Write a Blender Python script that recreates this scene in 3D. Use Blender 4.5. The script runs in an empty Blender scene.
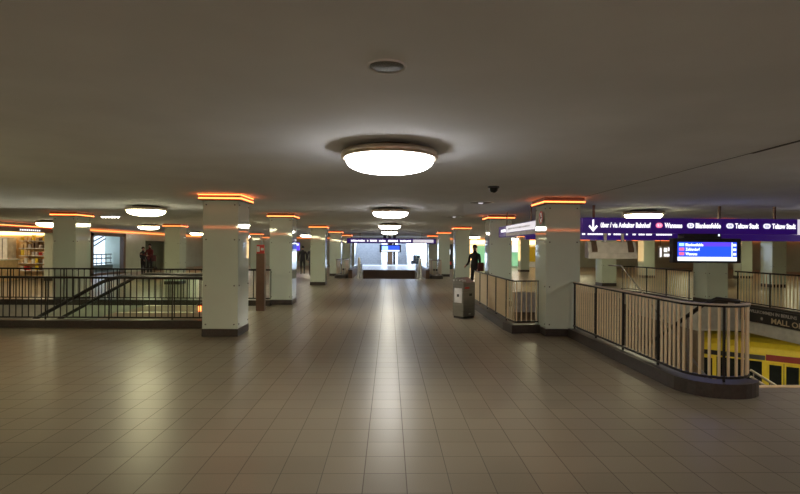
import bpy, bmesh, math, random
from mathutils import Vector, Matrix
random.seed(7)
C = bpy.context.scene.collection
V = Vector
PI = math.pi
H_EYE = 1.62      # eye height of the photographer
CEIL = 2.58       # ceiling height
LOW = -4.65       # platform level
SLAB = -0.75      # underside of the mezzanine slab

# ------------------------------------------------------------------ camera
cam_d = bpy.data.cameras.new('camera'); cam = bpy.data.objects.new('camera', cam_d); C.objects.link(cam)
FPX = 515.0
cam_d.sensor_width = 36; cam_d.lens = 36 * FPX / 800; cam_d.clip_end = 300
yaw, pitch, roll = 10.8 / FPX, 1.1 / FPX, 0.0070
F = V((math.sin(yaw) * math.cos(pitch), math.cos(yaw) * math.cos(pitch), math.sin(pitch)))
R0 = F.cross(V((0, 0, 1))).normalized(); U0 = R0.cross(F).normalized()
R = R0 * math.cos(roll) + U0 * math.sin(roll); U = R.cross(F).normalized()
m = Matrix((R, U, -F)).transposed().to_4x4(); m.translation = V((0, 0, H_EYE))
cam.matrix_world = m
bpy.context.scene.camera = cam

def PX(px, y):      # world x of a bearing seen at photo column px, at distance y
    return y * math.tan(math.atan((px - 400) / FPX) + yaw)
def FX(x, y): return PX(389 + FPX * x / y, y) if y > 1 else x

# ------------------------------------------------------------------ materials
def base(name):
    mt = bpy.data.materials.new(name); mt.use_nodes = True
    nt = mt.node_tree; return mt, nt, nt.nodes['Principled BSDF']

def mat(name, col, rough=0.5, metal=0.0, var=0.12, scale=6.0, bump=0.0, coat=0.0, spec=None, stretch=None):
    mt, nt, b = base(name)
    tc = nt.nodes.new('ShaderNodeTexCoord'); n = nt.nodes.new('ShaderNodeTexNoise')
    n.inputs['Scale'].default_value = scale; n.inputs['Detail'].default_value = 5
    src = tc.outputs['Object']
    if stretch:
        mp = nt.nodes.new('ShaderNodeMapping'); mp.inputs['Scale'].default_value = stretch
        nt.links.new(src, mp.inputs['Vector']); src = mp.outputs['Vector']
    nt.links.new(src, n.inputs['Vector'])
    r = nt.nodes.new('ShaderNodeMapRange')
    r.inputs['From Min'].default_value = 0.3; r.inputs['From Max'].default_value = 0.7
    r.inputs['To Min'].default_value = 1 - var; r.inputs['To Max'].default_value = 1 + var
    nt.links.new(n.outputs['Fac'], r.inputs['Value'])
    mx = nt.nodes.new('ShaderNodeVectorMath'); mx.operation = 'SCALE'
    mx.inputs[0].default_value = col[:3]
    nt.links.new(r.outputs['Result'], mx.inputs['Scale'])
    nt.links.new(mx.outputs['Vector'], b.inputs['Base Color'])
    b.inputs['Roughness'].default_value = rough; b.inputs['Metallic'].default_value = metal
    b.inputs['Coat Weight'].default_value = coat; b.inputs['Coat Roughness'].default_value = 0.03
    if spec is not None: b.inputs['Specular IOR Level'].default_value = spec
    if bump:
        bp = nt.nodes.new('ShaderNodeBump'); bp.inputs['Strength'].default_value = bump; bp.inputs['Distance'].default_value = 0.004
        nt.links.new(n.outputs['Fac'], bp.inputs['Height']); nt.links.new(bp.outputs['Normal'], b.inputs['Normal'])
    return mt

def emis(name, col, strength, basecol=(.5, .5, .5)):
    mt, nt, b = base(name)
    b.inputs['Base Color'].default_value = (*basecol, 1)
    b.inputs['Emission Color'].default_value = (*col, 1); b.inputs['Emission Strength'].default_value = strength
    b.inputs['Roughness'].default_value = 0.4
    return mt

TILE = 0.2992
def floor_mat():
    mt, nt, b = base('floor_tiles')
    N = nt.nodes.new; L = nt.links.new
    tc = N('ShaderNodeTexCoord'); sep = N('ShaderNodeSeparateXYZ'); L(tc.outputs['Object'], sep.inputs[0])
    def math_(op, a, bb=None, clamp=False):
        n = N('ShaderNodeMath'); n.operation = op; n.use_clamp = clamp
        for i, x in enumerate((a, bb)):
            if x is None: continue
            if isinstance(x, (int, float)): n.inputs[i].default_value = x
            else: L(x, n.inputs[i])
        return n.outputs[0]
    ux = math_('DIVIDE', math_('ADD', sep.outputs['X'], 30 * TILE + TILE_X), TILE)
    uy = math_('DIVIDE', math_('ADD', sep.outputs['Y'], 30 * TILE + TILE_Y), TILE)
    def edge(u):   # distance to the nearest joint, in tiles
        f = math_('FRACT', u); return math_('MINIMUM', f, math_('SUBTRACT', 1.0, f))
    e = math_('MINIMUM', edge(ux), edge(uy))
    grout = N('ShaderNodeMapRange'); grout.inputs['From Min'].default_value = 0.005; grout.inputs['From Max'].default_value = 0.014
    grout.inputs['To Min'].default_value = 1; grout.inputs['To Max'].default_value = 0
    L(e, grout.inputs['Value'])
    cx = N('ShaderNodeCombineXYZ'); L(math_('FLOOR', ux), cx.inputs[0]); L(math_('FLOOR', uy), cx.inputs[1])
    wn = N('ShaderNodeTexWhiteNoise'); wn.noise_dimensions = '3D'; L(cx.outputs[0], wn.inputs['Vector'])
    ns = N('ShaderNodeTexNoise'); ns.inputs['Scale'].default_value = 170; ns.inputs['Detail'].default_value = 2; L(tc.outputs['Object'], ns.inputs['Vector'])
    nl = N('ShaderNodeTexNoise'); nl.inputs['Scale'].default_value = 0.55; nl.inputs['Detail'].default_value = 4; L(tc.outputs['Object'], nl.inputs['Vector'])
    v = math_('ADD', math_('MULTIPLY', wn.outputs['Value'], 0.16), math_('MULTIPLY', ns.outputs['Fac'], 0.55))
    v = math_('ADD', v, math_('MULTIPLY', nl.outputs['Fac'], 0.24))
    v = math_('ADD', v, 0.48)
    tile = N('ShaderNodeVectorMath'); tile.operation = 'SCALE'; tile.inputs[0].default_value = FLOOR_COL; L(v, tile.inputs['Scale'])
    mix = N('ShaderNodeMix'); mix.data_type = 'RGBA'
    L(grout.outputs[0], mix.inputs['Factor']); L(tile.outputs[0], mix.inputs['A']); mix.inputs['B'].default_value = (0.085, 0.066, 0.05, 1)
    L(mix.outputs['Result'], b.inputs['Base Color'])
    rr = math_('ADD', math_('MULTIPLY', nl.outputs['Fac'], 0.03), math_('ADD', math_('MULTIPLY', wn.outputs['Value'], 0.02), 0.295))
    rr = math_('ADD', rr, math_('MULTIPLY', grout.outputs[0], 0.4)); L(rr, b.inputs['Roughness'])
    bp = N('ShaderNodeBump'); bp.inputs['Strength'].default_value = 0.18; bp.inputs['Distance'].default_value = 0.003
    hh = math_('SUBTRACT', math_('MULTIPLY', ns.outputs['Fac'], 0.35), grout.outputs[0]); L(hh, bp.inputs['Height'])
    L(bp.outputs['Normal'], b.inputs['Normal'])
    b.inputs['Specular IOR Level'].default_value = 0.5
    return mt
# joints: columns at px 363.7 / 408.8 on photo row 492, a row joint at photo row 492.4
TILE_X = 0.168; TILE_Y = 0.185
FLOOR_COL = (0.222, 0.187, 0.126)

M = {}
M['floor'] = floor_mat()
M['ceiling'] = mat('ceiling_plaster', (0.77, 0.785, 0.83), 0.85, spec=.15, var=0.05, scale=1.2, bump=0.03)
M['slab_edge'] = mat('slab_edge_paint', (0.52, 0.50, 0.44), 0.5)
M['clad'] = mat('pale_green_glass', (0.60, 0.68, 0.58), 0.03, var=0.03, scale=2, coat=0.5)
M['clad_edge'] = mat('dark_joint', (0.05, 0.055, 0.05), 0.5)
M['plinth'] = mat('brown_stone', (0.045, 0.036, 0.031), 0.4, var=0.25, scale=25)
M['bolt'] = mat('dark_bolt', (0.07, 0.07, 0.065), 0.3, 0.9)
M['orange'] = emis('orange_light', (1.0, 0.175, 0.035), 2.4)
M['orange_wall'] = emis('orange_tube', (1.0, 0.20, 0.035), 1.3)
M['housing'] = mat('collar_housing', (0.20, 0.09, 0.05), 0.4)
M['black'] = mat('black_metal', (0.022, 0.021, 0.020), 0.35, 0.4)
M['dark'] = mat('dark_plastic', (0.025, 0.025, 0.028), 0.45)
M['steel'] = mat('satin_steel', (0.62, 0.55, 0.44), 0.30, 0.45, stretch=(1, 1, .1), scale=30)
M['bar'] = mat('warm_steel_bar', (0.80, 0.67, 0.45), 0.33, 0.25, var=.05)
M['steel_dull'] = mat('dull_steel', (0.30, 0.29, 0.27), 0.36, 0.8, stretch=(.4, .4, 6), scale=8)
M['brown_steel'] = mat('brown_steel', (0.15, 0.095, 0.07), 0.3, 0.5)
M['chrome'] = mat('dark_chrome', (0.55, 0.47, 0.38), 0.3, 0.8)
M['grey'] = mat('grey_paint', (0.55, 0.50, 0.50), 0.45)
M['grey_light'] = mat('light_grey_paint', (0.52, 0.52, 0.50), 0.5)
M['mesh_grey'] = mat('grille_grey', (0.16, 0.16, 0.165), 0.6, scale=120, var=.4)
M['white'] = mat('white_paint', (0.75, 0.75, 0.72), 0.4)
M['purple'] = emis('sign_purple', (0.085, 0.01, 0.42), 0.07, (0.035, 0.012, 0.16))
M['sign_white'] = emis('backlit_white', (0.95, 0.93, 1.0), 0.62)
M['sign_panel'] = emis('backlit_panel', (0.85, 0.80, 0.88), 0.3)
M['sign_pink'] = emis('backlit_pink', (0.90, 0.12, 0.30), 0.5)
M['sign_badge'] = emis('backlit_grey', (0.80, 0.80, 0.95), 0.5)
M['screen'] = emis('screen_blue', (0.02, 0.09, 1.0), 0.55, (0.02, 0.02, 0.05))
M['screen_violet'] = emis('screen_violet', (0.13, 0.06, 0.95), 0.5, (0.02, 0.02, 0.05))
M['screen_white'] = emis('screen_white', (0.75, 0.85, 1.0), 0.75)
M['screen_cyan'] = emis('screen_cyan', (0.35, 0.75, 1.0), 0.65)
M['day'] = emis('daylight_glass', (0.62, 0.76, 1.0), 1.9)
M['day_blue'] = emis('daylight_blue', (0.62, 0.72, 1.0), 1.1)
M['wall'] = mat('pale_wall_panel', (0.46, 0.50, 0.40), 0.22, var=.06, scale=1.5)
M['wall_dim'] = mat('brown_tile_wall', (0.24, 0.18, 0.12), 0.35, var=.15)
M['wall_tan'] = mat('tan_wall', (0.72, 0.52, 0.28), 0.5)
M['concrete'] = mat('concrete', (0.17, 0.15, 0.125), 0.6)
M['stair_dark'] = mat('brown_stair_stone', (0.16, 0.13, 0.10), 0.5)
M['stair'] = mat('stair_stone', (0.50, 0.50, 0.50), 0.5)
M['ochre'] = mat('train_ochre', (0.85, 0.64, 0.05), 0.3, coat=.3, var=.05)
M['red'] = mat('train_red', (0.30, 0.03, 0.022), 0.3, coat=.3, var=.05)
M['window_dark'] = mat('dark_window_glass', (0.015, 0.018, 0.018), 0.05)
M['stair_grey'] = mat('grey_stair_stone', (0.30, 0.31, 0.33), 0.5)
M['banner'] = mat('banner_black', (0.018, 0.015, 0.014), 0.4)
M['banner_text'] = mat('banner_tan', (0.55, 0.42, 0.26), 0.5)
M['banner_white'] = mat('banner_grey_print', (0.42, 0.38, 0.34), 0.5)
M['wood'] = mat('brown_frame', (0.13, 0.075, 0.04), 0.4, scale=12, stretch=(4, 4, .5))
M['rubber'] = mat('black_rubber', (0.02, 0.018, 0.016), 0.4)
M['red_sign'] = mat('red_print', (0.62, 0.05, 0.04), 0.4)
M['green_sign'] = emis('green_lit_panel', (0.12, 0.55, 0.25), 0.35)
M['warm_lit'] = emis('warm_lit_panel', (1.0, 0.62, 0.25), 1.5)
M['warm_tube'] = emis('warm_shop_tube', (1.0, 0.80, 0.52), 16)
M['plat_tube'] = emis('platform_tube', (1.0, 0.92, 0.66), 50)
LAMPS = {k: emis('lamp_glass_' + k, c, s) for k, c, s in (
    ('neutral', (1.0, 0.97, 0.93), 10.0), ('warm', (1.0, 0.92, 0.56), 10.5), ('far', (1.0, 0.95, 0.80), 11.5))}
def glass_mat():
    mt, nt, b = base('clear_glass')
    b.inputs['Base Color'].default_value = (.9, 1, .95, 1); b.inputs['Roughness'].default_value = 0.02
    b.inputs['Transmission Weight'].default_value = 1; b.inputs['IOR'].default_value = 1.1
    return mt
M['glass'] = glass_mat()

# ------------------------------------------------------------------ object helpers
def wl(o):
    p = V((0, 0, 0))
    while o is not None: p += o.location; o = o.parent
    return p

def tag(o, label=None, cat=None, group=None, kind=None):
    if label: o['label'] = label
    if cat: o['category'] = cat
    if group: o['group'] = group
    if kind: o['kind'] = kind
    return o

def thing(name, loc, label, cat, group=None):
    o = bpy.data.objects.new(name, None); C.objects.link(o); o.location = loc; o.empty_display_size = .2
    return tag(o, label, cat, group)

class MB:
    def __init__(s): s.v = []; s.f = []; s.mi = []; s.sm = []
    def add(s, vs, fs, mi=0, smooth=False):
        k = len(s.v); s.v += [V(p) for p in vs]
        for f in fs: s.f.append([i + k for i in f]); s.mi.append(mi); s.sm.append(smooth)
        return s
    def box(s, x0, x1, y0, y1, z0, z1, mi=0, bev=0.0):
        if bev > 0:
            bm = bmesh.new(); bmesh.ops.create_cube(bm, size=1)
            for v in bm.verts: v.co = V((x0 + (v.co.x + .5) * (x1 - x0), y0 + (v.co.y + .5) * (y1 - y0), z0 + (v.co.z + .5) * (z1 - z0)))
            bmesh.ops.bevel(bm, geom=bm.edges[:], offset=bev, segments=2, profile=.5, affect='EDGES')
            bm.verts.index_update()
            s.add([v.co.copy() for v in bm.verts], [[v.index for v in f.verts] for f in bm.faces], mi); bm.free(); return s
        vs = [(x, y, z) for z in (z0, z1) for y in (y0, y1) for x in (x0, x1)]
        return s.add(vs, [(0, 2, 3, 1), (4, 5, 7, 6), (0, 1, 5, 4), (2, 6, 7, 3), (0, 4, 6, 2), (1, 3, 7, 5)], mi)
    def tube(s, pts, r, n=8, mi=0, cap=True):
        pts = [V(p) for p in pts]; rings = []
        for i, p in enumerate(pts):
            d = (pts[min(i + 1, len(pts) - 1)] - pts[max(i - 1, 0)]).normalized()
            a = d.cross(V((0, 0, 1)))
            if a.length < 1e-3: a = d.cross(V((0, 1, 0)))
            a.normalize(); b = d.cross(a)
            rr = r[i] if isinstance(r, (list, tuple)) else r
            rings.append([p + (a * math.cos(2 * PI * j / n) + b * math.sin(2 * PI * j / n)) * rr for j in range(n)])
        vs = [v for rg in rings for v in rg]; fs = []
        for i in range(len(rings) - 1):
            for j in range(n):
                fs.append((i * n + j, i * n + (j + 1) % n, (i + 1) * n + (j + 1) % n, (i + 1) * n + j))
        s.add(vs, fs, mi, True)
        if cap:
            s.add(rings[0], [list(range(n))], mi); s.add(rings[-1], [list(range(n))[::-1]], mi)
        return s
    def lathe(s, prof, c, n=32, mi=0, smooth=True):
        c = V(c); vs = []; fs = []
        for r, z in prof:
            for j in range(n):
                a = 2 * PI * j / n; vs.append(c + V((r * math.cos(a), r * math.sin(a), z)))
        for i in range(len(prof) - 1):
            for j in range(n): fs.append((i * n + j, i * n + (j + 1) % n, (i + 1) * n + (j + 1) % n, (i + 1) * n + j))
        return s.add(vs, fs, mi, smooth)
    def prism(s, poly, axis, a, b, mi=0):
        """poly: list of 2-D points in the two other axes (in order), extruded along axis from a to b."""
        def P(p, t):
            q = list(p); q.insert(axis, t); return V(q)
        n = len(poly)
        s.add([P(p, a) for p in poly] + [P(p, b) for p in poly],
              [list(range(n)), list(range(n, 2 * n))[::-1]] + [(i, i + n, (i + 1) % n + n, (i + 1) % n) for i in range(n)], mi)
        return s
    def sweep(s, path, prof, mi=0, smooth=False):
        """sweep a closed (u, z) profile along a plan path of (x, y)."""
        n = len(path); k = len(prof); vs = []
        for i in range(n):
            p = V((path[i][0], path[i][1]))
            d0 = (p - V(path[i - 1][:2])).normalized() if i else None
            d1 = (V(path[i + 1][:2]) - p).normalized() if i < n - 1 else None
            if d0 is None: d0 = d1
            if d1 is None: d1 = d0
            t = (d0 + d1).normalized(); nn = V((t.y, -t.x)); sc = 1 / max(.3, nn.dot(V((d1.y, -d1.x))))
            for u, z in prof: q = p + nn * u * sc; vs.append((q.x, q.y, z))
        fs = []
        for i in range(n - 1):
            for j in range(k): fs.append((i * k + j, i * k + (j + 1) % k, (i + 1) * k + (j + 1) % k, (i + 1) * k + j))
        fs.append(list(range(k))); fs.append(list(range((n - 1) * k, n * k))[::-1])
        return s.add(vs, fs, mi, smooth)
    def build(s, name, mats, parent=None, org=None):
        if not isinstance(mats, (list, tuple)): mats = [mats]
        pw = wl(parent) if parent else V((0, 0, 0))
        org = V(org) if org is not None else (pw.copy() if parent else V((0, 0, 0)))
        me = bpy.data.meshes.new(name)
        me.from_pydata([p - org for p in s.v], [], s.f)
        for mt in mats: me.materials.append(mt)
        me.polygons.foreach_set('material_index', s.mi); me.polygons.foreach_set('use_smooth', s.sm)
        bm = bmesh.new(); bm.from_mesh(me); bmesh.ops.recalc_face_normals(bm, faces=bm.faces[:]); bm.to_mesh(me); bm.free()
        me.update()
        o = bpy.data.objects.new(name, me); C.objects.link(o)
        if parent: o.parent = parent
        o.location = org - pw
        return o

def struct(name, mb, mats, label=None):
    o = mb.build(name, mats); o['kind'] = 'structure'
    return o

def place(src, parent, loc):
    """a copy of a part mesh under parent at a world position"""
    o = src.copy(); C.objects.link(o); o.parent = parent; o.location = V(loc) - wl(parent); return o

def copy_tree(o, parent=None):
    c = o.copy(); C.objects.link(c)
    if parent: c.parent = parent
    for ch in o.children: copy_tree(ch, c)
    return c

def text(s, size, at, right, up, mt, parent, name='lettering', bold=0.0, width=None, depth=0.002, align='LEFT'):
    cu = bpy.data.curves.new('t', 'FONT'); cu.body = s; cu.size = size; cu.offset = bold; cu.extrude = depth; cu.resolution_u = 3
    cu.align_x = align
    tmp = bpy.data.objects.new('t', cu); C.objects.link(tmp)
    bpy.context.view_layer.update()
    me = bpy.data.meshes.new_from_object(tmp.evaluated_get(bpy.context.evaluated_depsgraph_get()))
    bpy.data.objects.remove(tmp); bpy.data.curves.remove(cu)
    right = V(right).normalized(); up = V(up).normalized(); nor = right.cross(up); at = V(at)
    if width and len(me.vertices):
        x0 = min(v.co.x for v in me.vertices); x1 = max(v.co.x for v in me.vertices); sx = width / max(1e-4, x1 - x0)
        for v in me.vertices: v.co.x = (v.co.x - x0) * sx
    pw = wl(parent)
    for v in me.vertices: v.co = at + right * v.co.x + up * v.co.y + nor * v.co.z - pw
    me.name = name; me.materials.clear(); me.materials.append(mt)
    o = bpy.data.objects.new(name, me); C.objects.link(o); o.parent = parent
    return o

def sample(path, spacing, off=0.0):
    """points and unit tangents at equal spacing along a plan path"""
    out = []; d = off; acc = 0
    for a, b in zip(path[:-1], path[1:]):
        a = V(a); b = V(b); L = (b - a).length; t = (b - a).normalized()
        while d <= acc + L + 1e-6:
            q = a + t * (d - acc); out.append((q, t)); d += spacing
        acc += L
    return out
def plen(path): return sum((V(b) - V(a)).length for a, b in zip(path[:-1], path[1:]))

# ------------------------------------------------------------------ the setting
X0, X1, Y0, Y1 = -27.0, 31.0, -4.6, 46.0
holes = [(-13.6, -3.35, 10.55, 14.25),                      # escalator well on the left
         (3.45, 10.40, 6.05, 15.0), (3.45, 9.07, 15.0, 19.2), (2.45, 3.45, 10.3, 14.3),   # stair well on the right
         (-1.9, 1.9, 27.0, 38.0)]                           # far stairs in the middle
def slab(name, holes, zt, zb, x0, x1, y0, y1, mats):
    xs = sorted({x0, x1, *[h[0] for h in holes], *[h[1] for h in holes]}); ys = sorted({y0, y1, *[h[2] for h in holes], *[h[3] for h in holes]})
    def solid(i, j):
        if i < 0 or j < 0 or i >= len(xs) - 1 or j >= len(ys) - 1: return False
        cx = (xs[i] + xs[i + 1]) / 2; cy = (ys[j] + ys[j + 1]) / 2
        return not any(h[0] < cx < h[1] and h[2] < cy < h[3] for h in holes)
    mb = MB()
    for i in range(len(xs) - 1):
        for j in range(len(ys) - 1):
            if not solid(i, j): continue
            a, b, c, d = xs[i], xs[i + 1], ys[j], ys[j + 1]
            mb.add([(a, c, zt), (b, c, zt), (b, d, zt), (a, d, zt)], [(0, 1, 2, 3)], 0)
            mb.add([(a, c, zb), (b, c, zb), (b, d, zb), (a, d, zb)], [(3, 2, 1, 0)], 1)
            for di, dj, p, q in ((-1, 0, (a, c), (a, d)), (1, 0, (b, c), (b, d)), (0, -1, (a, c), (b, c)), (0, 1, (a, d), (b, d))):
                if not solid(i + di, j + dj):
                    mb.add([(*p, zt), (*q, zt), (*q, zb), (*p, zb)], [(0, 1, 2, 3)], 1)
    bmv = mb
    return struct(name, bmv, mats)
slab('floor', holes, 0, SLAB, X0, X1, Y0, Y1, [M['floor'], M['slab_edge']])
struct('ceiling', MB().box(X0, X1, Y0, Y1, CEIL, CEIL + .25), M['ceiling'])
# joint in the ceiling plaster, running away on the right
struct('trim_1', MB().box(3.55, 3.566, 2.0, 5.0, CEIL - .004, CEIL + .002).box(3.55, 3.585, 3.6, 5.0, CEIL - .005, CEIL + .002)
       .box(3.552, 3.562, 5.0, 9.3, CEIL - .003, CEIL + .002), M['dark'])

# left wall with the shop opening, the glazed front and the doorway
WX = -16.02
wb = MB()
for y0, y1, z0, z1 in ((Y0, 19.4, 0, CEIL), (24.7, 28.0, 0, CEIL), (31.6, 34.2, 0, CEIL), (37.4, Y1, 0, CEIL),
                       (19.4, 24.7, 2.28, CEIL), (28.0, 31.6, 2.36, CEIL), (34.2, 37.4, 1.98, CEIL)):
    wb.box(WX - .25, WX, y0, y1, z0, z1)
struct('wall_left', wb, M['wall'])
struct('wall_shop_side', MB().box(-22, WX - .25, 25.6, 25.8, 0, CEIL).box(-22.2, -22, 18.6, 25.8, 0, CEIL).box(-22, WX - .25, 18.4, 18.6, 0, CEIL), M['wall_tan'])
struct('wall_niche', MB().box(-18.5, WX - .25, 37.9, 38.1, 0, CEIL).box(-18.5, -18.3, 34.0, 38.1, 0, CEIL).box(-18.5, WX - .25, 33.9, 34.0, 0, CEIL), M['wall'])
struct('wall_right', MB().box(30.6, 30.85, Y0, Y1, 0, CEIL), M['wall'])
struct('wall_front', MB().box(X0, X1, Y0, Y0 + .2, 0, CEIL), M['wall'])
BK = MB()
BK.box(X0, -3.1, Y1, Y1 + .3, 0, CEIL).box(3.35, X1, Y1, Y1 + .3, 0, CEIL).box(-3.1, 3.35, Y1, Y1 + .3, 2.3, CEIL)
struct('wall_back', BK, M['wall'])
struct('wall_west', MB().box(X0 - .2, X0, Y0, Y1, SLAB, CEIL), M['wall'])
# orange tubes along the tops of the shop walls
struct('trim_2', MB().box(WX, WX + .07, 25.6, 44, 2.44, 2.50), M['orange_wall'])
struct('trim_3', MB().box(30.52, 30.6, 14, 45, 2.44, 2.50), M['orange_wall'])
struct('trim_4', MB().box(-15, 15, Y0 + .2, Y0 + .27, 2.44, 2.53), M['orange'])
struct('trim_5', MB().box(-26, -3.6, Y1 - .04, Y1, 2.45, 2.475).box(4, 29, Y1 - .04, Y1, 2.45, 2.475), M['orange_wall'])

# daylit hall at the far end
HB = MB()
HB.box(-7, 7, Y1 + .3, 61, -.3, 0)
struct('floor_far_hall', HB, M['stair'])
struct('wall_far_hall', MB().box(-7.2, -7, Y1 + .3, 61, 0, 5.5).box(7, 7.2, Y1 + .3, 61, 0, 5.5), M['white'])
struct('ceiling_far_hall_glow', MB().box(-7.2, 7.2, Y1 + .3, 61.4, 5.5, 5.7), M['day'])  # glowing ceiling added as skylight, brightens the hall floor and stairs
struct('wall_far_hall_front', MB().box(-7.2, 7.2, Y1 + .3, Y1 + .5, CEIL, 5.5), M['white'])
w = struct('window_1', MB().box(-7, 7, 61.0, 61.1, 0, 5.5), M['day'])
wf = MB()
for k in range(9): wf.box(-6.6 + k * 1.6, -6.52 + k * 1.6, 60.88, 61.0, 0, 5.5)
for z in (1.4, 2.9): wf.box(-7, 7, 60.9, 61.0, z, z + .07)
wf.build('window_frame', M['steel_dull'], w)
struct('wall_far_void', MB().box(-1.9, 1.9, 37.9, 37.998, SLAB, -.01).box(-1.9, 1.9, 37.8, 37.9, LOW, SLAB), M['wood'])

# the level below
TP = V((14.9, 19.2)); TA = math.radians(52); TD = V((-math.sin(TA), math.cos(TA))); TN = V((math.cos(TA), math.sin(TA)))
def tl(sv, off): p = TP + TD * sv + TN * off; return (p.x, p.y)
def tx(x, off): p = TP + TN * off; k = (p.x - x) / math.sin(TA); return (x, p.y + k * math.cos(TA))
XW = 26.0
pf = MB()
pf.prism([(X0, Y0), (XW, Y0), tx(XW, -.12), tx(X0, -.12)], 2, LOW - 1.3, LOW)
pf.prism([tx(XW, 3.4), (XW, 62), (X0, 62), tx(X0, 3.4)], 2, LOW - 1.3, LOW)
pf.prism([tl(13, -.12), tl(13, 3.4), tx(X0, 3.4), tx(X0, -.12)], 2, LOW - 1.3, LOW)
struct('floor_platform', pf, M['concrete'])
struct('floor_track', MB().box(0, XW, 8, 32, LOW - 1.5, LOW - 1.3), M['concrete'])
struct('wall_track', MB().box(XW, XW + .3, Y0, 62, LOW - 1.3, SLAB).box(X0, XW, 61.8, 62, LOW, SLAB)
       .box(X0, XW, Y0, Y0 + .2, LOW, SLAB), M['wall_dim'])
struct('wall_escalator_well', MB().box(-13.6, -3.2, 14.55, 14.7, LOW, SLAB).box(-3.3, -3.15, 10.3, 14.55, LOW, SLAB), M['wall'])
struct('wall_stair_well', MB().box(9.1, 9.32, 15.02, 19.4, LOW, SLAB).box(3.1, 9.32, 19.4, 19.6, LOW, SLAB), M['wall_dim'])

# ------------------------------------------------------------------ columns
CW, CD = 0.64, 0.72
def make_column(x, y, label, double=False, bolts=True, group='glass-clad columns of the mezzanine'):
    t = thing('column', (x + CW / 2, y + CD / 2, 0), label, 'column', group)
    x1, y1 = x + CW, y + CD
    MB().box(x + .02, x1 - .02, y + .02, y1 - .02, .0, 2.47).build('core', M['clad_edge'], t)
    MB().box(x - .004, x1 + .004, y - .004, y1 + .004, 0, .135, bev=.004).build('plinth', M['plinth'], t)
    g = .004
    for bx in ((x + g, x1 - g, y, y + .02), (x + g, x1 - g, y1 - .02, y1), (x, x + .02, y + .02 + g, y1 - .02 - g), (x1 - .02, x1, y + .02 + g, y1 - .02 - g)):
        MB().box(*bx, .14, 2.455, bev=.003).build('glass_panel', M['clad'], t)
    if bolts:
        bx = MB(); 
        for z in (.22, .92, 1.75, 2.38):
            for u in (.065, CW - .065): bx.tube([(x + u, y - .010, z), (x + u, y + .004, z)], .013, 10)
            for u in (.065, CD - .065):
                xx = x1 if x < 0 else x; s = 1 if x < 0 else -1
                bx.tube([(xx + s * .010, y + u, z), (xx - s * .004, y + u, z)], .013, 10)
        o = bx.build('bolt', M['bolt'], t)
    a = .055
    MB().box(x - a, x1 + a, y - a, y1 + a, 2.462, CEIL - .002, bev=.003).build('light_collar', M['housing'], t)
    def ring(z0, z1, name='light_strip'):
        MB().sweep([(x - a, y - a), (x1 + a, y - a), (x1 + a, y1 + a), (x - a, y1 + a), (x - a, y - a + .001)], [(0, z0), (.010, z0), (.010, z1), (0, z1)]).build(name, M['orange'], t)
    ring(2.482, 2.508)
    if double: ring(2.548, 2.566)  # second glowing orange band above the first
    return t
LX, RX = -3.39, 2.90
cols = [(LX, 9.36, 'nearest column left of the corridor, two orange bands on its collar', True),
        (LX, 14.60, 'second column on the left of the corridor, just behind the brown info post'),
        (LX, 22.2, 'third column on the left of the corridor, beside the dark walking person'),
        (LX, 29.5, 'fourth column on the left of the corridor, by the curved far railing'),
        (LX, 37.0, 'fifth column on the left of the corridor, left of the far purple sign'),
        (RX, 9.50, 'nearest column right of the corridor, with the round no-smoking sticker'),
        (RX - .07, 14.5, 'second column right of the corridor, at the far end of the hanging white sign'),
        (RX - .03, 22.3, 'third column right of the corridor, standing behind the steel litter bin'),
        (RX - .05, 29.5, 'fourth column right of the corridor, by the curved far railing'),
        (RX - .05, 37.0, 'fifth column right of the corridor, right of the far purple sign'),
        (-9.60, 14.7, 'broad column behind the escalator, at left in front of the glazed front'),
        (-9.68, 22.2, 'column left of the nearest corridor column, beside two standing people'),
        (-9.5, 35.4, 'distant column seen between the two nearest left corridor columns'),
        (-16.1, 24.05, 'pale column at the end of the warm lit shop, far left'),
        (9.52, 15.4, 'column below the departure screen, with railings meeting it on both sides'),
        (9.36, 22.6, 'column under the grey back of the hanging monitor'),
        (9.3, 36.4, 'distant column just left of the nearest right corridor column'),
        (14.6, 29.5, 'distant pale column left of the departure screen, above the far railing'),
        (16.6, 22.3, 'column farthest right above the long railing and its banner'),
        (20.2, 29.5, 'distant column just right of the departure screen')]
for c in cols:
    make_column(FX(c[0], c[1]), c[1], 'pale green glass column: ' + c[2], double=len(c) > 3, bolts=c[1] < 23)

# round no-smoking sticker on the left face of the nearest right column
sx = RX - .004; sc = (9.78, 2.22)
st = thing('no_smoking_sticker', (sx, sc[0], sc[1]), 'round no-smoking sticker on the left face of the nearest right column', 'sticker')
def disc_x(r0, r1, x, th=.003, n=32):
    mb = MB(); c = V((x, sc[0], sc[1])); vs = []
    for r in (r0, r1):
        for dx in (0, -th):
            for j in range(n): a = 2 * PI * j / n; vs.append(c + V((dx, r * math.cos(a), r * math.sin(a))))
    q = lambda k, j: k * n + j % n
    fs = []
    for j in range(n):
        for a, b in ((0, 1), (1, 3), (3, 2), (2, 0)): fs.append((q(a, j), q(a, j + 1), q(b, j + 1), q(b, j)))
    return mb.add(vs, fs)
disc_x(.001, .115, sx).build('backing', M['white'], st)
rg = disc_x(.092, .128, sx - .003)
rg.add([(sx - .004, sc[0] + a * .085 + b * .010, sc[1] + a * .085 - b * .010) for a, b in ((-1, -1), (-1, 1), (1, 1), (1, -1))], [(0, 1, 2, 3)])
rg.build('red_ring', M['red_sign'], st)
MB().box(sx - .0036, sx - .003, sc[0] - .06, sc[0] + .06, sc[1] - .014, sc[1] + .014).box(sx - .0036, sx - .003, sc[0] - .06, sc[0] - .045, sc[1] + .02, sc[1] + .055).build('cigarette', M['dark'], st)

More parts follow.
